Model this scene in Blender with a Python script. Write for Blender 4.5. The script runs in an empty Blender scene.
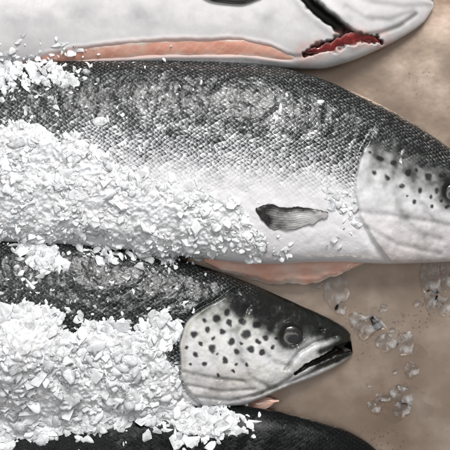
import bpy, bmesh, math, random
import numpy as np
from mathutils import Vector, noise
random.seed(7); rng=np.random.default_rng(7)
C=bpy.context.scene.collection
MM=0.001
# ---------------------------------------------------------------- helpers
_tab=rng.random((256,256))
def vnoise(x,y):
    x=np.asarray(x,float);y=np.asarray(y,float)
    x,y=x*.8-y*.6,x*.6+y*.8
    xi=np.floor(x).astype(int);yi=np.floor(y).astype(int)
    fx=x-xi;fy=y-yi;fx=fx*fx*(3-2*fx);fy=fy*fy*(3-2*fy)
    a=_tab[xi&255,yi&255];b=_tab[(xi+1)&255,yi&255];c=_tab[xi&255,(yi+1)&255];d=_tab[(xi+1)&255,(yi+1)&255]
    return (a*(1-fx)+b*fx)*(1-fy)+(c*(1-fx)+d*fx)*fy
def fbm(x,y,o=4):
    s=0;a=.5;t=0
    for i in range(o):
        s=s+a*vnoise(x*2**i+17.3*i,y*2**i+5.1*i);t+=a;a*=.5
        x,y=x*.9-y*.436,x*.436+y*.9
    return s/t
def sstep(a,b,x):
    t=np.clip((x-a)/(b-a),0,1);return t*t*(3-2*t)
def curve(pts):
    P=np.array(pts,float);X=P[:,0];Y=P[:,1]
    h=np.diff(X);d=np.diff(Y)/h
    m=np.zeros(len(X));m[0]=d[0];m[-1]=d[-1]
    for i in range(1,len(X)-1):
        m[i]=0 if d[i-1]*d[i]<=0 else 2*d[i-1]*d[i]/(d[i-1]+d[i])
    def f(x):
        x=np.clip(np.asarray(x,float),X[0],X[-1])
        i=np.clip(np.searchsorted(X,x,side='right')-1,0,len(h)-1)
        t=(x-X[i])/h[i]
        return (2*t**3-3*t**2+1)*Y[i]+(t**3-2*t**2+t)*h[i]*m[i]+(-2*t**3+3*t**2)*Y[i+1]+(t**3-t**2)*h[i]*m[i+1]
    return f
def pdist(x,y,pts):
    best=np.full(np.shape(x),1e9);par=np.zeros(np.shape(x));n=len(pts)-1
    for i in range(n):
        ax,ay=pts[i];bx,by=pts[i+1];dx=bx-ax;dy=by-ay
        t=np.clip(((x-ax)*dx+(y-ay)*dy)/(dx*dx+dy*dy),0,1)
        d=np.hypot(x-ax-t*dx,y-ay-t*dy);m=d<best
        best=np.where(m,d,best);par=np.where(m,(i+t)/n,par)
    return best,par
def sdpoly(x,y,pts):
    d,_=pdist(x,y,list(pts)+[pts[0]])
    ins=np.zeros(np.shape(x),bool);n=len(pts)
    for i in range(n):
        x1,y1=pts[i];x2,y2=pts[(i+1)%n]
        if y1==y2: continue
        c=((y1>y)!=(y2>y))&(x<(x2-x1)*(y-y1)/(y2-y1)+x1)
        ins^=c
    return np.where(ins,d,-d)
def W(px,py,z):
    return np.stack([(px-225)*MM,(225-py)*MM,z*MM],-1)
def mesh_np(name,co,faces,smooth=True):
    co=np.asarray(co,np.float32).reshape(-1,3);faces=np.asarray(faces,np.int32)
    k=faces.shape[1];me=bpy.data.meshes.new(name)
    me.vertices.add(len(co));me.vertices.foreach_set('co',co.ravel())
    me.loops.add(faces.size);me.loops.foreach_set('vertex_index',faces.ravel())
    me.polygons.add(len(faces))
    me.polygons.foreach_set('loop_start',np.arange(0,faces.size,k,dtype=np.int32))
    me.polygons.foreach_set('use_smooth',np.full(len(faces),smooth))
    me.update(calc_edges=True);me.validate()
    return me
def attr(me,n,t,v):
    a=me.attributes.new(n,t,'POINT')
    v=np.asarray(v,np.float32)
    a.data.foreach_set({'FLOAT':'value','FLOAT_VECTOR':'vector','FLOAT_COLOR':'color'}[t],v.ravel())
def obj(name,me,mat=None,parent=None,**kw):
    o=bpy.data.objects.new(name,me);C.objects.link(o)
    if mat and me is not None: me.materials.append(mat)
    if parent: o.parent=parent
    for k,v in kw.items(): o[k]=v
    return o
# ---------------------------------------------------------------- node helper
class NT:
    def __init__(s,name):
        s.m=bpy.data.materials.new(name);s.m.use_nodes=True;s.t=s.m.node_tree
        s.b=s.t.nodes['Principled BSDF'];s.out=s.t.nodes['Material Output']
    def n(s,ty,ins=None,**kw):
        nd=s.t.nodes.new(ty)
        for k,v in kw.items(): setattr(nd,k,v)
        for k,v in (ins or {}).items():
            if isinstance(v,bpy.types.NodeSocket): s.t.links.new(v,nd.inputs[k])
            else: nd.inputs[k].default_value=v
        return nd
    def set(s,**kw):
        for k,v in kw.items():
            k=k.replace('_',' ')
            if isinstance(v,bpy.types.NodeSocket): s.t.links.new(v,s.b.inputs[k])
            else: s.b.inputs[k].default_value=v
    def math(s,op,a,b=0.0,c=0.0,clamp=False):
        return s.n('ShaderNodeMath',{0:a,1:b,2:c},operation=op,use_clamp=clamp).outputs[0]
    def vmath(s,op,a,b=(0,0,0)):
        return s.n('ShaderNodeVectorMath',{0:a,1:b},operation=op)
    def mix(s,f,a,b,mode='MIX'):
        nd=s.n('ShaderNodeMix',data_type='RGBA',blend_type=mode)
        for k,v in ((0,f),(6,a),(7,b)):
            if isinstance(v,bpy.types.NodeSocket): s.t.links.new(v,nd.inputs[k])
            else: nd.inputs[k].default_value=v
        return nd.outputs[2]
    def ramp(s,f,stops,interp='LINEAR'):
        nd=s.n('ShaderNodeValToRGB',{0:f});r=nd.color_ramp;r.interpolation=interp
        while len(r.elements)<len(stops): r.elements.new(0.5)
        for e,(p,c) in zip(r.elements,stops):
            e.position=p;e.color=(c if len(c)==4 else tuple(c)+(1,))
        return nd.outputs[0]
    def mr(s,v,a,b,c=0.,d=1.):
        return s.n('ShaderNodeMapRange',{0:v,1:a,2:b,3:c,4:d}).outputs[0]
    def at(s,name): return s.n('ShaderNodeAttribute',attribute_name=name)
    def bump(s,h,st,dist,nrm=None):
        nd=s.n('ShaderNodeBump',{'Strength':st,'Distance':dist,'Height':h})
        if nrm: s.t.links.new(nrm,nd.inputs['Normal'])
        return nd.outputs[0]
# ---------------------------------------------------------------- materials
def fish_mat():
    s=NT('salmon_skin')
    sc=s.at('sc').outputs['Vector'];bk=s.at('bk').outputs['Fac'];hm=s.at('hm').outputs['Fac'];col=s.at('hcol').outputs['Color']
    wn=s.n('ShaderNodeTexNoise',{'Vector':sc,'Scale':0.05,'Detail':2.0})
    warp=s.vmath('MULTIPLY',s.vmath('SUBTRACT',wn.outputs['Color'],(.5,.5,.5)).outputs[0],(10,10,0)).outputs[0]
    v=s.vmath('ADD',sc,warp).outputs[0]
    v2=s.vmath('MULTIPLY',v,(0.86,1.2,1)).outputs[0]
    mp=s.n('ShaderNodeMapping',{'Vector':v2,'Rotation':(0,0,math.radians(45)),'Scale':(1,1,1)})
    SCL=.265
    vo=s.n('ShaderNodeTexVoronoi',{'Vector':mp.outputs[0],'Scale':SCL,'Randomness':0.36},voronoi_dimensions='2D')
    ve=s.n('ShaderNodeTexVoronoi',{'Vector':mp.outputs[0],'Scale':SCL,'Randomness':0.36},voronoi_dimensions='2D',feature='DISTANCE_TO_EDGE')
    r=s.n('ShaderNodeSeparateColor',{0:vo.outputs['Color']})
    loc=s.vmath('SUBTRACT',mp.outputs[0],vo.outputs['Position']).outputs[0]
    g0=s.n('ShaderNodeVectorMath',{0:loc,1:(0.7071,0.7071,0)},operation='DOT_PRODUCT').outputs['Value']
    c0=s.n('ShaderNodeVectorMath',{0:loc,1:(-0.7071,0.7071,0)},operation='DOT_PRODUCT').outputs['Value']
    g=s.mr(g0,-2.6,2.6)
    big=s.n('ShaderNodeTexNoise',{'Vector':sc,'Scale':0.04,'Detail':3.0,'Roughness':0.5}).outputs[0]
    fine=s.n('ShaderNodeTexNoise',{'Vector':sc,'Scale':0.5,'Detail':4.0,'Roughness':0.7}).outputs[0]
    mid=s.n('ShaderNodeTexNoise',{'Vector':s.vmath('MULTIPLY',sc,(1.,.7,1)).outputs[0],'Scale':0.16,'Detail':3.0,'Roughness':0.6}).outputs[0]
    amp=s.mr(bk,0.02,0.3,0.12,1.)
    def cen(x,k,o=.5): return s.math('MULTIPLY',s.math('MULTIPLY',s.math('SUBTRACT',x,o),k),amp)
    d=s.math('ADD',bk,cen(r.outputs[0],.36))
    d=s.math('ADD',d,cen(big,.15));d=s.math('ADD',d,cen(mid,.36));d=s.math('ADD',d,cen(fine,.3))
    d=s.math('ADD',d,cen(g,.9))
    base=s.ramp(d,[(0.0,(.84,.83,.84)),(0.18,(.66,.66,.68)),(0.38,(.41,.415,.425)),(0.55,(.16,.165,.17)),(0.76,(.034,.037,.036)),(1.0,(.009,.010,.010))])
    edge=s.mr(ve.outputs['Distance'],0.02,0.17,1.0,0.0)
    darke=s.math('MULTIPLY',edge,s.math('MULTIPLY',s.mr(g,.45,.8),s.math('MULTIPLY',s.mr(bk,.05,.3,0.,.65),s.mr(bk,.55,.8,1.,.4))))
    base=s.mix(darke,base,(.035,.037,.039,1))
    rim=s.ramp(bk,[(0.0,(.7,.7,.72)),(0.35,(.54,.54,.56)),(0.7,(.28,.29,.295)),(1.0,(.11,.12,.122))])
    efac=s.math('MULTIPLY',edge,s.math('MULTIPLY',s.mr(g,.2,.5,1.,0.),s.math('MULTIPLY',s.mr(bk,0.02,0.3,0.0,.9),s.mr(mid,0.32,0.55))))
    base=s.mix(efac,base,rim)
    vs=s.n('ShaderNodeTexVoronoi',{'Vector':sc,'Scale':0.045,'Randomness':1.0},voronoi_dimensions='2D')
    sp=s.math('ADD',vs.outputs['Distance'],s.math('MULTIPLY',fine,0.16))
    spot=s.math('MULTIPLY',s.mr(sp,0.18,0.23,1.0,0.0),s.mr(bk,0.3,0.6))
    base=s.mix(s.math('MULTIPLY',spot,0.75),base,(.006,.007,.007,1))
    base=s.mix(s.mr(bk,1.0,1.15,0.,.8),base,(.006,.0065,.007,1))
    fin=s.mix(hm,base,col)
    s.set(Base_Color=fin,IOR=1.38)
    nh=s.math('SUBTRACT',1.0,hm)
    s.set(Metallic=s.math('MULTIPLY',s.mr(bk,0.0,0.35,0.0,0.2),nh))
    rg=s.n('ShaderNodeTexNoise',{'Vector':sc,'Scale':0.15,'Detail':4.0}).outputs[0]
    s.set(Roughness=s.mr(rg,0.35,0.65,0.18,0.40))
    tilt=s.math('ADD',s.math('MULTIPLY',g0,s.math('SUBTRACT',r.outputs[1],.3)),s.math('MULTIPLY',c0,s.math('SUBTRACT',r.outputs[2],.5)))
    hh=s.math('ADD',s.math('MULTIPLY',s.mr(ve.outputs['Distance'],0.0,0.12),0.15),s.math('MULTIPLY',tilt,-0.4))
    hh=s.math('MULTIPLY',hh,s.math('MULTIPLY',nh,s.mr(bk,0.,.25,.1,1.)))
    b1=s.bump(hh,0.5,0.0005)
    b2=s.bump(s.math('MULTIPLY',fine,s.math('MULTIPLY',s.mr(bk,0.,.3,.2,1.),s.mr(hm,0,1,1.,.2))),0.4,0.0005,b1)
    b3=s.bump(mid,0.35,0.0007,b2)
    s.set(Normal=b3,Coat_Normal=b3)
    s.set(Coat_Weight=s.mr(bk,.95,1.1,.3,.05));s.b.inputs['Coat Roughness'].default_value=0.11
    s.set(**{'Specular_IOR_Level':s.mr(bk,1.0,1.15,.5,.2)})
    return s.m
def flesh_mat(name,c1,c2,stripe=0.9):
    s=NT(name);co=s.at('puv').outputs['Vector']
    n=s.n('ShaderNodeTexNoise',{'Vector':co,'Scale':0.05,'Detail':3.0,'Roughness':.5}).outputs[0]
    w=s.n('ShaderNodeTexWave',{'Vector':co,'Scale':0.05,'Distortion':4.0,'Detail':3.0,'Detail Scale':1.0,'Detail Roughness':.5},bands_direction='DIAGONAL').outputs['Fac']
    c=s.mix(s.mr(n,.3,.7),c1+(1,),c2+(1,))
    se=s.n('ShaderNodeSeparateXYZ',{0:co})
    ed=s.math('ABSOLUTE',s.math('SUBTRACT',se.outputs[2],.5))
    c=s.mix(s.mr(s.math('ADD',ed,s.math('MULTIPLY',s.math('SUBTRACT',n,.5),.5)),.3,.5,0.,.8*min(1,stripe+.2)),c,(.90,.78,.72,1))
    c=s.mix(s.math('MULTIPLY',s.mr(w,.72,1.),0.22*stripe),c,(.88,.68,.58,1))
    s.set(Base_Color=c,Roughness=.2);s.b.inputs['Subsurface Weight'].default_value=.3
    s.b.inputs['Subsurface Radius'].default_value=(.006,.002,.001);s.b.inputs['Subsurface Scale'].default_value=1
    s.b.inputs['Coat Weight'].default_value=.4
    s.set(Normal=s.bump(n,.35,.002));return s.m
def fin_mat():
    s=NT('fin_membrane');co=s.at('puv').outputs['Vector']
    se=s.n('ShaderNodeSeparateXYZ',{0:co})
    nz=s.n('ShaderNodeTexNoise',{'Vector':co,'Scale':0.1,'Detail':5.0,'Roughness':.65}).outputs[0]
    ph=s.math('ADD',s.math('MULTIPLY',se.outputs['Z'],60.0),s.math('MULTIPLY',nz,12.0))
    r=s.mr(s.math('SINE',ph),-1.,1.)
    pale=s.math('MULTIPLY',s.mr(s.math('ADD',se.outputs['X'],s.math('MULTIPLY',nz,50.)),290.,324.),s.mr(s.math('ADD',se.outputs['Z'],s.math('MULTIPLY',nz,.3)),.25,.55))
    c=s.mix(s.math('MULTIPLY',r,s.mr(nz,.4,.65,.1,.8)),(.018,.018,.018,1),(.10,.095,.09,1))
    c2=s.mix(r,(.42,.41,.41,1),(.66,.65,.65,1))
    c=s.mix(pale,c,c2)
    s.set(Base_Color=c,Roughness=.3,Normal=s.bump(s.math('ADD',s.math('MULTIPLY',r,.15),nz),.4,.001));return s.m
def eye_mat():
    s=NT('eye_iris');tc=s.n('ShaderNodeTexCoord').outputs['Object']
    se=s.n('ShaderNodeSeparateXYZ',{0:tc})
    r=s.math('SQRT',s.math('ADD',s.math('POWER',se.outputs[0],2.0),s.math('POWER',se.outputs[1],2.0)))
    nz=s.n('ShaderNodeTexNoise',{'Vector':tc,'Scale':170.0,'Detail':4.0}).outputs[0]
    rr=s.math('ADD',s.math('MULTIPLY',r,1000.),s.math('MULTIPLY',s.math('SUBTRACT',nz,.5),8.))
    c=s.ramp(s.mr(rr,0,10),[(0,(.05,.05,.052)),(.4,(.07,.07,.07)),(.52,(.20,.19,.18)),(.64,(.12,.115,.10)),(.78,(.025,.024,.022)),(.95,(.01,.01,.01))])
    s.set(Base_Color=c,Roughness=.3);s.b.inputs['Coat Weight'].default_value=1;s.b.inputs['Coat Roughness'].default_value=.04
    s.set(Normal=s.bump(nz,.4,.0015));return s.m
def plain(name,c,r=.3,**k):
    s=NT(name);n=s.n('ShaderNodeTexNoise',{'Scale':300.0,'Detail':3.0}).outputs[0]
    s.set(Base_Color=s.mix(s.mr(n,.3,.7),tuple(x*.8 for x in c)+(1,),tuple(min(1,x*1.2) for x in c)+(1,)),Roughness=r)
    for kk,v in k.items(): s.b.inputs[kk.replace('_',' ')].default_value=v
    return s.m
def ice_mat(name='crushed_ice',clear=False):
    s=NT(name);cl=s.at('cl').outputs['Fac']
    tc=s.n('ShaderNodeTexCoord').outputs['Object']
    n=s.n('ShaderNodeTexNoise',{'Vector':tc,'Scale':90.0 if clear else 160.,'Detail':4.0,'Roughness':.6}).outputs[0]
    s.set(Base_Color=s.mix(s.mr(n,.3,.7),(.93,.95,.975,1),(.99,.995,1.,1)),IOR=1.24 if clear else 1.28)
    if clear: s.set(Transmission_Weight=s.mr(n,.5,.68,1.,.7),Roughness=s.mr(n,.4,.6,.04,.22),Normal=s.bump(n,.2,.002))
    else:
        s.set(Transmission_Weight=s.math('MULTIPLY',cl,s.mr(n,.38,.62,1.,.4)),Roughness=s.mr(n,.35,.65,.06,.28),Normal=s.bump(n,.3,.0012))
    return s.m
def snow_mat():
    s=NT('packed_ice');tc=s.n('ShaderNodeTexCoord').outputs['Object']
    n=s.n('ShaderNodeTexNoise',{'Vector':tc,'Scale':190.0,'Detail':6.0,'Roughness':.65}).outputs[0]
    n2=s.n('ShaderNodeTexNoise',{'Vector':tc,'Scale':60.0,'Detail':5.0,'Roughness':.65}).outputs[0]
    v=s.n('ShaderNodeTexVoronoi',{'Vector':tc,'Scale':200.0},feature='F1').outputs['Distance']
    c=s.mix(s.mr(n,.3,.6),(.84,.86,.885,1),(.94,.948,.958,1));c=s.mix(s.mr(n2,.48,.66,0.,.45),c,(.70,.735,.78,1))
    s.set(Base_Color=c,Roughness=s.mr(n,.4,.6,.08,.36),IOR=1.31)
    s.b.inputs['Subsurface Weight'].default_value=.4;s.b.inputs['Subsurface Radius'].default_value=(.003,.0033,.0036);s.b.inputs['Subsurface Scale'].default_value=1
    s.b.inputs['Coat Weight'].default_value=.4
    s.set(Normal=s.bump(s.math('ADD',n,s.math('MULTIPLY',v,.9)),.75,.003));return s.m
def tray_mat():
    s=NT('worn_steel');tc=s.n('ShaderNodeTexCoord').outputs['Object']
    n=s.n('ShaderNodeTexNoise',{'Vector':tc,'Scale':5.0,'Detail':3.0,'Roughness':.5}).outputs[0]
    f=s.n('ShaderNodeTexNoise',{'Vector':tc,'Scale':220.0,'Detail':2.0,'Roughness':.5}).outputs[0]
    m=s.n('ShaderNodeTexNoise',{'Vector':tc,'Scale':16.0,'Detail':4.0,'Roughness':.55}).outputs[0]
    c=s.mix(s.mr(n,.38,.62),(.36,.25,.18,1),(.60,.475,.38,1))
    c=s.mix(s.math('MULTIPLY',s.mr(m,.5,.68),.35),c,(.74,.64,.56,1))
    c=s.mix(s.math('MULTIPLY',s.mr(f,.62,.74),.25),c,(.25,.17,.12,1))
    vo=s.n('ShaderNodeTexVoronoi',{'Vector':tc,'Scale':260.0}).outputs['Distance']
    pm=s.n('ShaderNodeTexNoise',{'Vector':s.vmath('ADD',tc,(3.1,1.7,0)).outputs[0],'Scale':9.,'Detail':3.0}).outputs[0]
    sp=s.math('MULTIPLY',s.mr(vo,.12,.3,1.,0.),s.mr(pm,.56,.62))
    c=s.mix(s.math('MULTIPLY',sp,.6),c,(.07,.045,.03,1))
    s.set(Base_Color=c,Metallic=.78,Roughness=s.mr(m,.35,.65,.2,.36))
    s.set(Normal=s.bump(s.math('ADD',m,s.math('MULTIPLY',f,.02)),.22,.004))
    s.b.inputs['Coat Weight'].default_value=.5;s.b.inputs['Coat Roughness'].default_value=.08
    return s.m
def water_mat():
    s=NT('melt_water');s.set(Base_Color=(1,1,1,1),Roughness=.02,IOR=1.2,Transmission_Weight=1.);return s.m
M_fish=fish_mat();M_flesh=flesh_mat('salmon_flesh',(.82,.36,.26),(.88,.50,.40))
M_flap=flesh_mat('belly_membrane',(.90,.46,.35),(.93,.64,.54),.6)
M_gill=flesh_mat('gill_red',(.09,.006,.006),(.30,.03,.028),0.)
M_fin=fin_mat();M_eye=eye_mat();M_pupil=plain('pupil_black',(.02,.02,.024),.25,Coat_Weight=1.0)
M_ice=ice_mat();M_clear=ice_mat('melting_ice',True);M_snow=snow_mat();M_tray=tray_mat();M_water=water_mat()
# ---------------------------------------------------------------- fish
def spots(x,y,L):
    m=np.zeros(np.shape(x))
    wx=(fbm(x*.16,y*.16,3)-.5)*4.2;wy=(fbm(x*.16+40,y*.16+9,3)-.5)*4.2
    for s in L:
        a,b,r=s[:3];e=s[3] if len(s)>3 else 1.
        d=np.hypot(x+wx-a,(y+wy-b)*e)
        m=np.maximum(m,1-sstep(r*.6,r*1.2,d))
    return m
FISH=[]
class Fish: pass
def make_fish(top,bot,K,lift,feat,label,thin=.8,pw=.9,notch=None):
    F=Fish();F.top=curve(top);F.bot=curve(bot);F.x0=top[0][0];F.x1=max(top[-1][0],bot[-1][0]);F.K=K;F.lift=lift
    def height(x,y):
        a=F.top(x);b=F.bot(x);hw=(b-a)/2;yc=(a+b)/2;t=np.clip((y-yc)/np.maximum(hw,1e-3),-1,1)
        T=hw*K
        z=T*thin+lift+T*(1-t*t)**(.5*pw)
        ok=(x>F.x0)&(x<F.x1)&(y>a)&(y<b)
        return np.where(ok,z,0)
    F.h=height
    xs=np.concatenate([np.linspace(F.x0,-12,46)[:-1],np.arange(-12,F.x1-14,.85)])
    u=np.linspace(0,1,40)[1:];xl=xs[-1];xs=np.concatenate([xs,xl+(F.x1-xl)*np.sin(u*math.pi/2)])
    xs[-1]=F.x1-.02
    NU=260;NL=18
    th=np.concatenate([np.linspace(0,math.pi,NU),np.linspace(math.pi,2*math.pi,NL+2)[1:-1]])
    X,TH=np.meshgrid(xs,th,indexing='ij')
    a=F.top(X);b=F.bot(X);hw=np.maximum((b-a)/2,.3);yc=(a+b)/2;T=hw*K
    Y=yc-hw*np.cos(TH)
    s=np.sin(TH)
    up=s>=0
    Z=np.where(up,T*thin+lift+T*np.abs(s)**pw,T*thin+lift-(T*thin+lift*.98)*np.abs(s)**.55)
    dy=np.diff(Y,axis=1);dz=np.diff(Z,axis=1)
    arc=np.concatenate([np.zeros((len(xs),1)),np.cumsum(np.hypot(dy,dz),axis=1)],1)
    arc=arc-arc[:,NU//2:NU//2+1]
    sc=np.stack([X,arc,np.zeros_like(X)],-1)
    t=(Y-a)/(2*hw)
    upm=sstep(0,.12,s)
    dz,bk,hm,hc=feat(X,Y,t)
    Z=Z+dz*upm+(fbm(X*.02,Y*.03,3)-.5)*3*upm
    X2=X
    if notch is not None: X2=X+notch(X,Y,up)
    nx,ny=X.shape
    I=np.arange(nx*ny).reshape(nx,ny)
    A=I[:-1,:];B=I[1:,:]
    f=np.stack([A,np.roll(A,-1,1),np.roll(B,-1,1),B],-1).reshape(-1,4)[:,::-1]
    me=mesh_np('salmon',W(X2,Y,Z),f[:, ::-1])
    attr(me,'sc','FLOAT_VECTOR',sc);attr(me,'bk','FLOAT',bk);attr(me,'hm','FLOAT',hm)
    attr(me,'hcol','FLOAT_COLOR',np.concatenate([np.clip(hc,0,1),np.ones(X.shape+(1,))],-1))
    bm=bmesh.new();bm.from_mesh(me);bmesh.ops.holes_fill(bm,edges=[e for e in bm.edges if e.is_boundary],sides=0)
    bmesh.ops.recalc_face_normals(bm,faces=bm.faces[:])
    for ff in bm.faces: ff.smooth=True
    bm.to_mesh(me);bm.free()
    F.o=obj('salmon',me,M_fish,None,label=label,category='fish',group='salmon laid side by side on ice')
    FISH.append(F);return F
def patch(name,x0,x1,top,bot,hf,mat,parent,off=1.,bulge=0.,wav=0.,thick=1.2,nx=160,ny=50,label=None,rag=0.,fold=None):
    ft=curve(top);fb=curve(bot)
    u=np.linspace(x0,x1,nx);v=np.linspace(0,1,ny);X,V=np.meshgrid(u,v,indexing='ij')
    a=ft(X)+rag*(fbm(X*.12+x0,X*0+3,4)-.5);b=fb(X)+rag*(fbm(X*.12+x0,X*0+33,4)-.5)
    b=np.maximum(b,a+.4);Y=a+(b-a)*V
    Z=hf(X,Y)+off+bulge*np.sin(V*math.pi)+wav*(fbm(X*.06,Y*.09,3)-.5)
    if fold is not None: Z=Z+fold(X,Y,V)
    I=np.arange(nx*ny).reshape(nx,ny)
    f=np.stack([I[:-1,:-1],I[1:,:-1],I[1:,1:],I[:-1,1:]],-1).reshape(-1,4)[:,::-1]
    me=mesh_np(name,W(X,Y,Z),f);attr(me,'puv','FLOAT_VECTOR',np.stack([X,Y,V],-1))
    o=obj(name,me,mat,parent)
    if label:o['label']=label
    md=o.modifiers.new('Solidify','SOLIDIFY');md.thickness=thick*MM;md.offset=-1
    return o
def L3(c,x): return np.ones(np.shape(x)+(1,))*np.array(c)
def mixc(m,a,b):
    m=np.clip(m,0,1);return a*(1-m[...,None])+b*m[...,None]
def headramp(d,x):
    st=[0,.2,.4,.6,.8,1.];cs=np.array([[.82,.815,.82],[.60,.60,.61],[.34,.345,.34],[.12,.125,.118],[.034,.037,.034],[.01,.011,.01]])
    return np.stack([np.interp(d,st,cs[:,i]) for i in range(3)],-1)
def xedge(pts):
    P=np.array(sorted(pts,key=lambda p:p[1]),float)
    return curve([(p[1],p[0]) for p in P])
# --- fish B
eB=xedge([(402,95),(388,115),(370,135),(358,158),(353,186),(357,212),(370,236),(390,262)])
sB=[(364,143,4.5),(358,155,3.8),(387,148,5.5,.8),(410,152,4.5),(421,163,4.6),(406,174,3.8),(426,178,4.2),(434,164,3.8),(441,176,3.8),(418,190,3.2),(434,192,3.4),(396,132,6),(409,138,5),(377,160,3.6),(392,164,3.8),(399,187,3.),(384,178,2.8),(425,149,5),(441,152,5),(412,203,2.6),(430,206,2.6),(371,174,2.6),(446,207,3),(470,190,4),(462,175,4),(380,138,5),(415,128,5),(430,138,5),(415,170,2),(428,197,1.8),(443,164,3),(400,158,3),(366,153,2),(404,196,1.6),(440,201,2)]
def featB(X,Y,t):
    e=eB(Y)+2.*(fbm(Y*.06,X*0,3)-.5);s=X-e
    low=sstep(.10,.34,t+.16*(fbm(X*.07,Y*.07,3)-.5))
    hm=sstep(-2.,2.,s)*(low*.98+.02)
    dz=(3.6*sstep(-4,2.,s)*np.exp(-np.clip(s,0,None)/45)-1.8*np.exp(-((s+4.5)/5)**2))*(.1+.9*low)
    nz=fbm(X*.05,Y*.05,4);n2=fbm(X*.12+7,Y*.12,4)
    bk=.90*(1-sstep(.16,.72,t+(nz-.5)*.12))
    bk=np.maximum(bk,.9*sstep(0,20,s)*(1-sstep(.2,.4,t)))
    d=(1-sstep(.12,.56,t+(nz-.5)*.3))*.95+.34*(n2-.38)+.03+.08*sstep(20,90,s)
    p,_=pdist(X,Y,[(398,150),(392,180),(396,210),(412,232),(440,240)])
    dz-=1.7*np.exp(-(p/4.)**2);d+=.18*np.exp(-(p/6.)**2)
    p,_=pdist(X,Y,[(420,205),(432,222),(455,228)])
    dz-=1.2*np.exp(-(p/3.)**2);d+=.12*np.exp(-(p/4.)**2)
    for L in ([(357,212),(385,215),(430,222)],[(366,228),(395,244),(440,254)]):
        q,_=pdist(X,Y,L);dz-=1.1*np.exp(-(q/3.)**2);d+=.11*np.exp(-(q/3)**2)
    ec=np.hypot(X-452,Y-194)
    dz+=1.2*np.exp(-((ec-13)/4.)**2)-3*(1-sstep(6,13,ec));d+=.6*np.exp(-((ec-8)/8)**2)
    m,_=pdist(X,Y,[(512,218),(480,226),(455,236)])
    dz-=8*np.exp(-(m/2.2)**2);d+=np.exp(-(m/2.2)**2)
    dz+=1.6*(n2-.5)
    hc=headramp(d+.12*(fbm(X*.3,Y*.3,3)-.5),X)
    hc=mixc(.6*sstep(.4,.6,fbm(X*.03+9,Y*.03,3))*sstep(205,245,Y),hc,hc*np.array([1.0,.90,.87]))
    sp=spots(X,Y,sB);hc=mixc(sp*.93,hc,L3((.012,.012,.014),X))
    return dz,bk,hm,hc
FB=make_fish([(-420,128),(-330,112),(-150,75),(0,62),(60,59),(130,58),(200,60),(260,64),(310,75),(350,90),(400,114),(450,146),(490,180),(507,203),(512,214)],
 [(-420,178),(-330,196),(-150,232),(0,243),(100,248),(200,258),(260,264),(330,262),(390,264),(450,262),(485,250),(505,232),(512,218)],.43,5,featB,
 'large silver salmon with dark back half covered in crushed ice')
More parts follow.
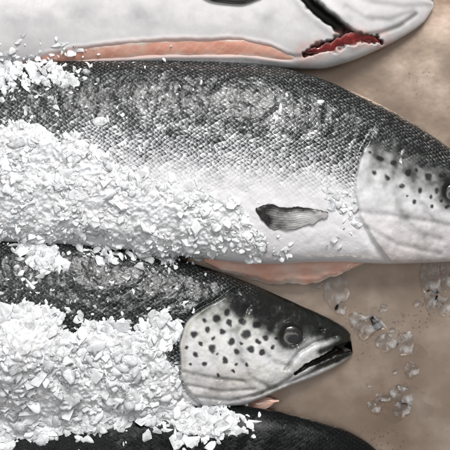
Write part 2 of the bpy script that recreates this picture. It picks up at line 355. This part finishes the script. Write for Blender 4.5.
# --- fish C
eC=xedge([(250,262),(238,284),(221,298),(201,309),(187,323),(181,347),(182,372),(194,396),(215,412)])
sC=[(195,333,4.5,1.3),(212,347,4.5),(196,353,2.5),(222,331,3.2),(231,341,4),(246,333,5),(257,325,4.5),(266,338,4),(225,359,3.5),(237,351,3.5),(251,349,4),(262,352,3.5),(242,321,4.5),(256,313,5),(207,329,3),(187,345,2.2),(216,318,4),(205,362,2.5),(219,374,2),(233,371,2.3),(270,328,3.5),(229,322,3.5),(240,310,8,.8),(272,347,2.4),(247,364,2),(201,342,2),(227,312,4),(258,341,2.6),(269,316,4),(281,321,3),(236,362,2),(213,337,2),(191,362,1.8),(241,342,1.8),(218,352,1.6),(276,338,1.8),(205,320,3)]
def featC(X,Y,t):
    e=eC(Y)+2.5*(fbm(Y*.07,X*0,3)-.5);s=X-e
    low=sstep(.03,.18,t+.1*(fbm(X*.08,Y*.08,3)-.5));low=np.maximum(low,sstep(10,40,s))
    hm=sstep(-1.8,1.8,s)*low
    dz=(4.2*sstep(-3.5,1.5,s)*np.exp(-np.clip(s,0,None)/40)-3.*np.exp(-((s+3.5)/3.5)**2))*(.2+.8*low)
    nz=fbm(X*.05+30,Y*.05,4);n2=fbm(X*.11+3,Y*.11,4)
    bk=.98-.98*sstep(.36,1.05,t+(nz-.5)*.15)
    d=(1-sstep(.10,.50,t+(nz-.5)*.3+ .04*(X<230)))*1.0+.38*(n2-.40)+.04
    d+=.5*np.exp(-((X-332)/26)**2-((Y-327)/11)**2)
    p,_=pdist(X,Y,[(247,308),(239,332),(240,358),(250,378),(268,388)])
    dz-=1.9*np.exp(-(p/3.)**2);d+=.15*np.exp(-(p/5)**2)
    p1,_=pdist(X,Y,[(262,350),(272,362),(290,368)])
    dz-=1.5*np.exp(-(p1/3.)**2);d+=.14*np.exp(-(p1/4)**2)
    for L in ([(184,370),(212,377),(243,381)],[(188,384),(222,391),(255,390)],[(196,396),(230,401),(262,395),(300,380),(338,364)],[(300,374),(280,386),(255,397)]):
        p2,_=pdist(X,Y,L);dz-=1.6*np.exp(-(p2/2.2)**2);d+=.17*np.exp(-(p2/2.8)**2)
    d+=.5*np.exp(-((X-292)/19)**2-((Y-336)/15)**2)
    d+=.14*np.exp(-((X-225)/34)**2-((Y-382)/12)**2)
    ec=np.hypot((X-291),(Y-338)*1.12)+3.5*(n2-.5)
    dz+=.8*np.exp(-((ec-16)/4.)**2)-4.*(1-sstep(5,15,ec));d+=.5*np.exp(-((ec-10)/4.5)**2)
    q,u=pdist(X,Y,[(342,344),(320,349),(304,358),(290,372)])
    dz+=1.9*np.exp(-(q/4.5)**2);d+=.28*np.exp(-(q/4)**2)*sstep(300,335,X)
    q2,_=pdist(X,Y,[(336,338),(314,344),(299,353),(286,370)])
    dz-=1.9*np.exp(-(q2/2.)**2);d+=.26*np.exp(-(q2/2.4)**2)
    m,u=pdist(X,Y,[(358,350),(346,350),(336,354),(322,361),(308,367),(296,375)])
    w=4.6-3.2*u+2.4*(fbm(X*.2,Y*.2,2)-.5)
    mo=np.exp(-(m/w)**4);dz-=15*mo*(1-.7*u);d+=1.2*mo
    lj,_=pdist(X,Y,[(356,355),(338,361),(322,367),(308,374)])
    lr=np.exp(-(lj/3.8)**2)*sstep(300,330,X);d+=(.75+1.1*(n2-.4))*lr;dz+=(1.2+2*(n2-.5))*lr
    uj,_=pdist(X,Y,[(354,343),(338,347),(322,353)])
    d+=.75*np.exp(-(uj/3.4)**2)
    nn=np.exp(-(((X-322)/3.)**2+((Y-331)/2.)**2));dz-=3*nn;d+=.6*nn
    dz+=1.8*(n2-.5)+.4*(fbm(X*.4,Y*.4,2)-.5)
    hc=headramp(d+.18*(fbm(X*.35,Y*.35,3)-.5),X)
    hc=mixc(.7*np.exp(-((X-225)/34)**2-((Y-385)/16)**2),hc,hc*np.array([1.,.92,.87]))
    hc=mixc(.5*sstep(.45,.65,fbm(X*.05,Y*.05+70,3)),hc,hc*np.array([.97,.98,.88]))
    yel=np.exp(-((s-3)/3.)**2)*sstep(300,330,Y)*(1-sstep(360,385,Y));hc=mixc(.45*yel,hc,L3((.22,.21,.12),X))
    sp=spots(X,Y,sC);hc=mixc(sp*.94,hc,L3((.01,.01,.012),X))
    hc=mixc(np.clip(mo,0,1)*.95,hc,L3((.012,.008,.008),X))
    return dz,bk,hm,hc
def notchC(X,Y,up):
    return -9*np.exp(-((Y-349.5)/2.8)**2)*sstep(334,354,X)-2*np.exp(-((Y-342)/4.)**2)*sstep(345,356,X)
FC=make_fish([(-360,318),(-260,300),(-100,254),(0,237),(60,238),(120,246),(170,257),(215,271),(250,284),(285,299),(315,312),(335,322),(346,329),(353,336),(356,342)],
 [(-360,362),(-260,378),(-100,408),(0,418),(100,418),(160,413),(200,409),(240,407),(265,399),(290,389),(315,380),(335,371),(347,364),(353,360),(356,356)],.44,0,featC,
 'dark backed salmon with black spotted cheek and parted jaws',notch=notchC)
# --- fish A
TF=[(14,64),(60,54),(110,47),(170,43),(230,42),(265,47),(296,58)];BF=[(14,66),(60,63.5),(120,60),(180,57),(240,57),(270,60),(296,63)]
flT=curve(TF);flB=curve(BF)
def featA(X,Y,t):
    nz=fbm(X*.05+60,Y*.05,4);n2=fbm(X*.15+60,Y*.15,3)
    bk=(1-sstep(.05,.4,t))*.9
    hm=sstep(-400,-390,X)*sstep(.45,.55,t)
    d=.03+.16*nz
    m,u=pdist(X,Y,[(286,-34),(298,-8),(310,8),(326,20),(340,30),(352,38)])
    mo=np.exp(-(m/(6.-1.*u+3*(n2-.5)))**4);dz=-14*mo;d=d+1.2*mo
    dz=dz+1.4*np.exp(-((m-9)/4.)**2)
    m4,u4=pdist(X,Y,[(304,55),(325,48),(345,41),(360,38),(382,40)])
    w4=2.2+4*np.sin(np.clip(u4,0,1)*3.1)+7*(fbm(X*.2,Y*.2,3)-.5);m4b=np.exp(-(m4/np.maximum(w4,1.2))**4);dz=dz-7*m4b;d=d+.8*m4b
    m2,_=pdist(X,Y,[(345,34),(362,36),(380,33),(400,25),(418,12)])
    dz=dz-1.8*np.exp(-(m2/2.6)**2);d=d+.3*np.exp(-(m2/2.4)**2)
    m3,_=pdist(X,Y,[(335,-10),(370,4),(405,6),(435,2)])
    dz=dz-1.2*np.exp(-(m3/3.5)**2);d=d+.12*np.exp(-(m3/4.)**2)
    m5,_=pdist(X,Y,[(345,10),(365,20),(390,20),(415,10)])
    dz=dz-1.*np.exp(-(m5/3.)**2);d=d+.12*np.exp(-(m5/4.)**2)
    m6,_=pdist(X,Y,[(290,58),(302,58),(312,54)])
    dz=dz-1.5*np.exp(-(m6/2.5)**2);d=d+.2*np.exp(-(m6/2.5)**2)
    ft=flT(X)+2.*(fbm(X*.1,X*0,3)-.5);fb=flB(X);ins=sstep(14,60,X)*(1-sstep(275,298,X))
    dz=dz+ins*(.7*np.exp(-((Y-ft+2.)/2.)**2)+.9*np.exp(-((Y-fb-2.)/2.)**2)-2.2*np.exp(-((Y-(ft+fb)/2)/np.maximum((fb-ft)*.45,1))**4))
    d=d+.12*np.exp(-((Y-20)/9.)**2)*np.clip(nz*2-.6,0,1)
    d=d+.2*sstep(64,69,Y)*(X<300)
    hc=headramp(d+.06*(fbm(X*.3,Y*.3,3)-.5),X)
    hc=hc*np.array([1.,.985,.98])
    hc=mixc(.85*ins*np.exp(-((Y-(ft+fb)/2)/np.maximum((fb-ft)*.6,1))**4),hc,L3((.80,.45,.36),X))
    hc=mixc(.45*np.exp(-((m4-6)/5)**2)*sstep(.3,.6,n2),hc,L3((.72,.38,.32),X))
    hc=mixc(.9*m4b,hc,L3((.07,.006,.006),X))
    return dz,bk,hm,hc
FA=make_fish([(-420,-30),(-300,-70),(-100,-118),(100,-135),(250,-125),(330,-100),(390,-60),(425,-26),(438,-4)],
 [(-420,6),(-300,30),(-100,58),(0,67),(60,67),(160,67),(280,68),(318,68),(345,62),(375,50),(402,36),(428,18),(438,3)],.40,4,featA,
 'gutted salmon with white belly slit open showing pink flesh')
# --- fish D
def featD(X,Y,t):
    bk=1.2*(1-sstep(.45,.85,t))
    hm=X*0
    hc=headramp(1+X*0,X)
    s=X-(262+(Y-405)*-.4)
    return -1.*np.exp(-(s/5)**2),bk,hm,hc
FD=make_fish([(-360,470),(-260,455),(-100,425),(0,411),(100,405),(200,405),(250,409),(300,418),(340,430),(365,443),(385,461),(394,480),(398,494)],
 [(-360,510),(-260,535),(-100,570),(0,585),(100,590),(200,585),(280,572),(330,555),(370,532),(390,512),(398,498)],.34,0,featD,
 'salmon with nearly black back under loose crushed ice')
# ---------------------------------------------------------------- parts
def zc(F,x): return float((F.bot(x)-F.top(x))/2*F.K*.8+F.lift)
def const(v): return lambda x,y: np.full(np.shape(x),v)
for F in FISH:
    a=float(F.top(F.x0));b=float(F.bot(F.x0));x0=F.x0;c=(a+b)/2
    patch('tail_fin',x0-85,x0+8,[(x0-85,c-88),(x0-55,c-62),(x0-20,a-4),(x0+8,a+4)],[(x0-85,c+88),(x0-55,c+62),(x0-20,b+4),(x0+8,b-4)],const(zc(F,x0)),M_fin,F.o,off=2,bulge=2,thick=4)
def eye(F,x,y,r,zoff):
    z=float(F.h(np.array(x*1.),np.array(y*1.)))+zoff
    bm=bmesh.new();bmesh.ops.create_uvsphere(bm,u_segments=40,v_segments=24,radius=r*MM)
    for v in bm.verts: v.co.z*=.30;v.co.x*=1.06
    for f in bm.faces: f.smooth=True
    me=bpy.data.meshes.new('eye');bm.to_mesh(me);bm.free()
    o=obj('eye',me,M_eye,F.o);o.location=W(np.array(x*1.),np.array(y*1.),np.array(z)).tolist();o.rotation_euler=(.14,.12,0)
    bm=bmesh.new();bmesh.ops.create_uvsphere(bm,u_segments=32,v_segments=16,radius=r*.42*MM)
    for v in bm.verts: v.co.z*=.14;v.co.x*=1.25
    for f in bm.faces: f.smooth=True
    me=bpy.data.meshes.new('pupil');bm.to_mesh(me);bm.free()
    p=obj('pupil',me,M_pupil,o);p.location=(r*.12*MM,-r*.05*MM,r*.25*MM)
eye(FC,291,338,12,-4.0);eye(FB,452,194,10,-3.2)
hB=FB.h;hA=FA.h;hC=FC.h
patch('pectoral_fin',255,326,[(255,207),(263,205),(285,207),(308,209),(326,212)],[(255,211),(262,221),(275,229),(290,230),(308,224),(326,218)],hB,M_fin,FB.o,off=1.8,bulge=.8,wav=4,thick=.5,rag=6)
def hflap(X,Y): return np.interp(Y,[255,288],[32,15])
patch('belly_flap',204,374,[(204,256),(260,258),(330,256),(374,256)],[(204,262),(222,271),(250,280),(285,286),(312,284),(335,277),(352,269),(374,258)],hflap,M_flap,FB.o,off=0,bulge=2,wav=5,thick=2,rag=5,
  fold=lambda X,Y,V:1.8*np.exp(-((V-.8)/.14)**2)+.8*np.sin(V*6+X*.04),label='pale pink belly flap hanging from the cut')
patch('belly_flesh',14,296,TF,BF,hA,M_flesh,FA.o,off=-1.2,bulge=.5,wav=2.,thick=1.5,rag=4)
patch('gill',305,381,[(305,52),(320,46),(335,40),(350,34),(365,34),(381,39)],[(305,54),(320,55),(340,50),(358,45),(381,41)],hA,M_gill,FA.o,off=-4.,bulge=1.,wav=7,thick=2,rag=8,label='blood red gill showing at the throat')
patch('pectoral_fin',196,262,[(196,-4),(225,-14),(262,-16)],[(196,-1),(215,7),(240,9),(262,2)],hA,M_fin,FA.o,off=3,bulge=2,wav=2,thick=1.5)
patch('throat_membrane',236,280,[(236,402),(260,400),(280,403)],[(236,410),(256,413),(280,406)],const(12.),M_flap,FC.o,off=0,bulge=2,wav=5,thick=2,rag=5,label='pinkish scrap of throat membrane')
# ---------------------------------------------------------------- tray
bm=bmesh.new()
x0,x1,y0,y1=-.78,.42,-.46,.46;rh=.05
bmesh.ops.create_grid(bm,x_segments=60,y_segments=46,size=1)
for v in bm.verts:
    v.co.x=x0+(v.co.x+1)/2*(x1-x0);v.co.y=y0+(v.co.y+1)/2*(y1-y0)
    d=min(v.co.x-x0,x1-v.co.x,v.co.y-y0,y1-v.co.y)
    v.co.z=rh if d<1e-4 else 0.
me=bpy.data.meshes.new('steel_counter');bm.to_mesh(me);bm.free()
tray=obj('steel_counter',me,M_tray,kind='structure',label='stained brownish steel counter with raised edge',category='counter')
md=tray.modifiers.new('Solidify','SOLIDIFY');md.thickness=.003;md.offset=-1
# ---------------------------------------------------------------- ice
P1=[(-70,122),(0,126),(35,120),(75,134),(108,155),(150,180),(200,192),(238,200),(252,212),(250,226),(262,240),(285,250),(255,254),(210,256),(150,256),(90,240),(40,238),(-70,240)]
P2=[(-70,300),(15,302),(50,308),(76,330),(100,316),(135,326),(160,316),(180,320),(174,345),(176,375),(190,400),(232,414),(246,430),(215,436),(160,424),(120,426),(60,440),(20,444),(-70,446)]
P3=[(18,234),(50,236),(66,246),(60,262),(42,270),(30,258),(12,240)]
P4=[(88,238),(150,248),(186,254),(178,262),(120,262),(92,252)]
P5=[(-70,58),(20,62),(60,66),(78,76),(50,86),(20,86),(0,96),(-70,100)]
P6=[(318,196),(336,190),(352,204),(354,226),(346,244),(330,240),(334,218)]
def hall(x,y):
    z=np.zeros(np.shape(x))
    for F in FISH: z=np.maximum(z,F.h(x,y))
    return z
def nsd(x,y,P):
    return sdpoly(x,y,P)+(fbm(x*.07+3,y*.07,4)-.5)*26
def lump(x,y):
    n=fbm(x*.3,y*.3,3);r=1-np.abs(2*fbm(x*.2+31,y*.2,2)-1)
    return 3.4*(n-.5)+2.4*(r-.7)
def thick1(x,y):
    s=nsd(x,y,P1);return 4.5*sstep(-3,22,s)+8*sstep(0,15,s)*(fbm(x*.08,y*.08,4)-.5)+lump(x,y)*sstep(-2,6,s)-2*(1-sstep(-4,4,s))
def thick2(x,y):
    s=nsd(x,y,P2);md=np.exp(-((x-22)/42)**2-((y-347)/36)**2)
    return 5*sstep(-3,20,s)+20*md+12*sstep(0,15,s)*(fbm(x*.07+9,y*.07,4)-.5)*(1-.6*md)+lump(x,y)*sstep(-2,6,s)*(1-.4*md)-2*(1-sstep(-4,4,s))
def hs2(x,y):
    z=np.zeros(np.shape(x))
    for dx in (-8,0,8):
        for dy in (-10,0,10): z=z+hall(x+dx,y+dy)
    return np.maximum(z/9,hall(x,y))
TEMPL=[]
def mk_templates():
    for i in range(80):
        bm=bmesh.new();n=random.randint(8,15)
        fl=random.uniform(.10,.34);el=random.uniform(.4,.95)
        for j in range(n):
            v=Vector((random.gauss(0,1),random.gauss(0,1),random.gauss(0,1))).normalized()*random.uniform(.75,1.1)
            bm.verts.new((v.x,v.y*el,v.z*fl))
        rr=bmesh.ops.convex_hull(bm,input=bm.verts[:])
        bmesh.ops.delete(bm,geom=[g for g in rr['geom_interior'] if isinstance(g,bmesh.types.BMVert)],context='VERTS')
        soft=i%2!=0
        if soft:
            bmesh.ops.subdivide_edges(bm,edges=bm.edges[:],cuts=1,use_grid_fill=True)
            off=Vector((i*3.1,0,0))
            bmesh.ops.smooth_vert(bm,verts=bm.verts[:],factor=.3,use_axis_x=True,use_axis_y=True,use_axis_z=True)
            for v in bm.verts: v.co*=1.1;v.co+=noise.noise_vector(v.co*1.7+off)*.16
        bmesh.ops.triangulate(bm,faces=bm.faces[:])
        bmesh.ops.recalc_face_normals(bm,faces=bm.faces[:])
        bm.verts.index_update()
        V=np.array([v.co[:] for v in bm.verts]);Fc=np.array([[v.index for v in f.verts] for f in bm.faces])
        bm.free();TEMPL.append((V,Fc,soft))
mk_templates()
def rotm(a,b,c):
    ca,sa=math.cos(a),math.sin(a);cb,sb=math.cos(b),math.sin(b);cc,sc_=math.cos(c),math.sin(c)
    Rz=np.array([[ca,-sa,0],[sa,ca,0],[0,0,1]]);Rx=np.array([[1,0,0],[0,cb,-sb],[0,sb,cb]]);Ry=np.array([[cc,0,sc_],[0,1,0],[-sc_,0,cc]])
    return Rz@Rx@Ry
def addchunks(r,x,y,z,size,cos,fcs,cls,mats,sm,base,clp):
    for i in range(len(x)):
        V,Fc,soft=TEMPL[r.integers(len(TEMPL))]
        R=rotm(r.uniform(0,6.28),r.normal(0,.22),r.normal(0,.22))
        v=V@R.T*size[i]
        v=v+np.array([0,0,z[i]+size[i]*r.uniform(-.15,.12)])
        cos.append(np.stack([(x[i]+v[:,0]-225)*MM,(225-(y[i]+v[:,1]))*MM,v[:,2]*MM],-1))
        # mirrored y keeps outward winding when the face order is reversed
        f=Fc[:,::-1]+base;base+=len(V);fcs.append(f);mats.append(np.ones(len(f),int));sm.append(np.full(len(f),soft))
        cls.append(np.full(len(V),min(1,max(0,r.normal(clp,.3)))))
def heap(P,th,name,label,dens,seed,sizes,spill=9,extra=None,clp=.5,sheet=True):
    r=np.random.default_rng(seed)
    cos=[];fcs=[];cls=[];mats=[];sm=[];base=0
    Pn=np.array(P)
    if sheet:
        st=1.0;xs=np.arange(Pn[:,0].min()-10,Pn[:,0].max()+12,st);ys=np.arange(Pn[:,1].min()-10,Pn[:,1].max()+12,st)
        X,Y=np.meshgrid(xs,ys,indexing='ij');S=nsd(X,Y,P);Z=hs2(X,Y)+th(X,Y)
        I=np.arange(X.size).reshape(X.shape)
        f=np.stack([I[:-1,:-1],I[1:,:-1],I[1:,1:],I[:-1,1:]],-1)
        ok=(S[:-1,:-1]>-2)
        f=f[ok][:,::-1]
        used=np.unique(f);mp=np.zeros(X.size,int);mp[used]=np.arange(len(used))
        f=mp[f];co=W(X,Y,Z).reshape(-1,3)[used]
        cos.append(co);cls.append(np.zeros(len(co)));base=len(co)
        tri=np.concatenate([f[:,[0,1,2]],f[:,[0,2,3]]]);fcs.append(tri);mats.append(np.zeros(len(tri),int));sm.append(np.ones(len(tri),bool))
    bx0,by0=Pn.min(0)-25;bx1,by1=Pn.max(0)+25
    n=int((bx1-bx0)*(by1-by0)*dens)
    x=r.uniform(bx0,bx1,n);y=r.uniform(by0,by1,n);s=nsd(x,y,P)
    pr=np.where(s>0,1.,np.exp(s/spill*1.6)*.6)
    cl=fbm(x*.06+50,y*.06+7,3)
    pr=pr*sstep(.30,.62,cl+np.where(s<10,.12,0))
    k=(r.random(n)<pr)&(x>-60);x=x[k];y=y[k];s=s[k]
    size=sizes[0]*np.exp(r.normal(0,sizes[1],len(x)));size=np.clip(size,1.2,sizes[2])
    size=np.where(s<0,size*.85,size)
    if extra is not None:
        x=np.concatenate([x,[e[0] for e in extra]]);y=np.concatenate([y,[e[1] for e in extra]]);size=np.concatenate([size,[e[2] for e in extra]]);s=np.concatenate([s,[5.]*len(extra)])
    z=hs2(x,y)+np.maximum(th(x,y) if sheet else 0*x,0)
    z=np.where(s>0,z,hall(x,y)) if sheet else hall(x,y)
    addchunks(r,x,y,z,size,cos,fcs,cls,mats,sm,base,clp)
    co=np.concatenate(cos);fc=np.concatenate(fcs);me=mesh_np(name,co,fc,smooth=False)
    attr(me,'cl','FLOAT',np.concatenate(cls))
    me.materials.append(M_snow);me.materials.append(M_ice)
    mi=np.concatenate(mats).astype(np.int32)
    if len(mi)==len(me.polygons):
        me.polygons.foreach_set('material_index',mi);me.polygons.foreach_set('use_smooth',np.concatenate(sm))
    me.update()
    return obj(name,me,None,None,kind='stuff',label=label,category='ice')
ex1=[(281,106,8),(278,114,10),(274,124,9),(285,98,5),(270,131,6),(104,124,10),(98,129,8),(111,121,6),(125,118,3),(60,104,5),(142,150,5),(318,104,5),(165,62,3),(195,150,3)]
heap(P1,thick1,'crushed_ice','white crushed ice heaped along the belly of the large salmon',.11,11,(3.3,.5,10),spill=7,extra=ex1,clp=.3)
heap(P2,thick2,'crushed_ice','mound of crushed ice over the dark backed salmon and seam',.11,12,(4.2,.5,13),spill=7,clp=.3,extra=[(35,284,10),(29,289,7),(70,300,4),(22,225,5)])
heap(P3,lambda x,y:0*x,'crushed_ice','loose ice flakes on the dark salmon back',.14,13,(4.8,.5,11),spill=6,sheet=False,clp=.4)
heap(P4,lambda x,y:0*x,'crushed_ice','ice flakes spilling off the large salmon belly',.17,14,(4.2,.5,9),spill=7,sheet=False,clp=.4)
heap(P5,lambda x,y:0*x,'crushed_ice','ice flakes lodged between two salmon',.15,15,(4.4,.5,10),spill=12,sheet=False,clp=.4)
heap(P6,lambda x,y:0*x,'crushed_ice','wet ice flakes resting behind the gill cover',.05,18,(3.4,.5,8),spill=5,sheet=False,clp=.6)
PF=[(-60,64),(120,66),(250,100),(250,190),(100,150),(-60,120)]
heap(PF,lambda x,y:0*x,'ice_crumbs','fine ice crumbs scattered on the salmon flank',.011,16,(1.4,.5,3.5),spill=20,sheet=False,clp=.5)
PG=[(-60,240),(120,255),(200,290),(170,320),(-60,310)]
heap(PG,lambda x,y:0*x,'ice_crumbs','fine ice crumbs scattered on the dark back',.010,17,(1.6,.55,5.),spill=16,sheet=False,clp=.5)
def tray_ice(x,y,w,h,rot,seed):
    bm=bmesh.new()
    bmesh.ops.create_uvsphere(bm,u_segments=56,v_segments=28,radius=1)
    o3=Vector((seed*7.3,1.7,0));th=min(w,h)*.16
    for v in bm.verts:
        c=v.co.copy()
        a=noise.noise(Vector((c.x*.9,c.y*.9,0))+o3)*.7+noise.noise(Vector((c.x*2.2,c.y*2.2,0))+o3*2)*.2
        rad=1+a
        top=(max(c.z,0)**.7)*(1+.5*noise.noise(Vector((c.x*1.6,c.y*1.6,3))+o3))
        v.co=Vector((c.x*rad*w*.5*MM,c.y*rad*h*.5*MM,max(0,top*th)*MM))
    for f in bm.faces:f.smooth=True
    me=bpy.data.meshes.new('ice_piece');bm.to_mesh(me);bm.free()
    o=obj('ice_piece',me,M_clear,None,label='half melted clear ice piece lying on the steel counter',category='ice',group='melting ice pieces on the counter')
    o.location=((x-225)*MM*1.02,(225-y)*MM*1.02,.0014);o.rotation_euler=(0,0,rot)
TI=[(336,292,24,34,.1),(341,308,12,14,.1),(365,325,32,25,.3),(379,322,14,18,.9),(387,343,22,19,.8),(405,345,18,25,0),(431,281,24,32,.1),(434,298,16,22,.1),(446,305,17,22,.5),(448,275,16,28,0),(383,398,13,10,0),(405,396,18,21,.4),(376,407,16,11,.2),(403,412,18,15,.9),(413,370,12,15,.3),(384,309,10,8,.2),(318,284,12,8,.4),(418,303,8,7,.1),(370,386,6,5,0),(396,372,6,5,0),(393,330,7,6,0)]
for i,tt in enumerate(TI): tray_ice(*tt,seed=i+3)
def puddle(x,y,w,h,seed):
    n=72;vs=[];fs=[];R=10
    for k in range(R+1):
        q=k/R
        for i in range(n):
            a=i/n*2*math.pi;c,s_=math.cos(a),math.sin(a)
            rad=1+.9*noise.noise(Vector((c*1.2+seed*5,s_*1.2,0)))+.25*noise.noise(Vector((c*4+seed*5,s_*4,2)))
            vs.append((c*rad*q*w*.5*MM,s_*rad*q*h*.5*MM,.0009*(1-q**4)))
    for k in range(R):
        for i in range(n):
            fs.append((k*n+i,(k+1)*n+i,(k+1)*n+(i+1)%n,k*n+(i+1)%n))
    me=bpy.data.meshes.new('puddle');me.from_pydata(vs,[],fs);me.update()
    for p in me.polygons:p.use_smooth=True
    o=obj('puddle',me,M_water,None,label='thin puddle of melt water on the steel counter',category='water',group='melt water puddles')
    o.location=((x-225)*MM*1.02,(225-y)*MM*1.02,.0002)
for i,p in enumerate([(372,326,52,36),(398,346,44,34),(438,288,36,66),(402,404,50,38)]): puddle(*p,seed=i+2)
# ---------------------------------------------------------------- light, world, camera
w=bpy.data.worlds.new('World');bpy.context.scene.world=w;w.use_nodes=True
bg=w.node_tree.nodes['Background'];bg.inputs[0].default_value=(.99,.985,.98,1);bg.inputs[1].default_value=.25
def area(loc,tgt,size,sy,p,col):
    l=bpy.data.lights.new('area_light','AREA');l.shape='RECTANGLE';l.size=size;l.size_y=sy;l.energy=p;l.color=col
    o=bpy.data.objects.new('area_light',l);C.objects.link(o);o.location=loc
    o.rotation_euler=(Vector(tgt)-Vector(loc)).to_track_quat('-Z','Y').to_euler()
area((.36,1.45,1.8),(0,0,0),.9,.8,58,(1,.987,.972))
area((-.9,.3,2.2),(0,0,0),.7,.7,8,(.98,.985,1))  # weak fill light added from the left, not a window
cam=bpy.data.cameras.new('Camera');co=bpy.data.objects.new('Camera',cam);C.objects.link(co)
co.location=(0,0,1.54);cam.lens=120;cam.sensor_width=36;cam.clip_end=50;cam.clip_start=.05
cam.dof.use_dof=True;cam.dof.focus_distance=1.54-.065;cam.dof.aperture_fstop=6
bpy.context.scene.camera=co
vs=bpy.context.scene.view_settings;vs.view_transform='Standard';vs.look='None';vs.exposure=0
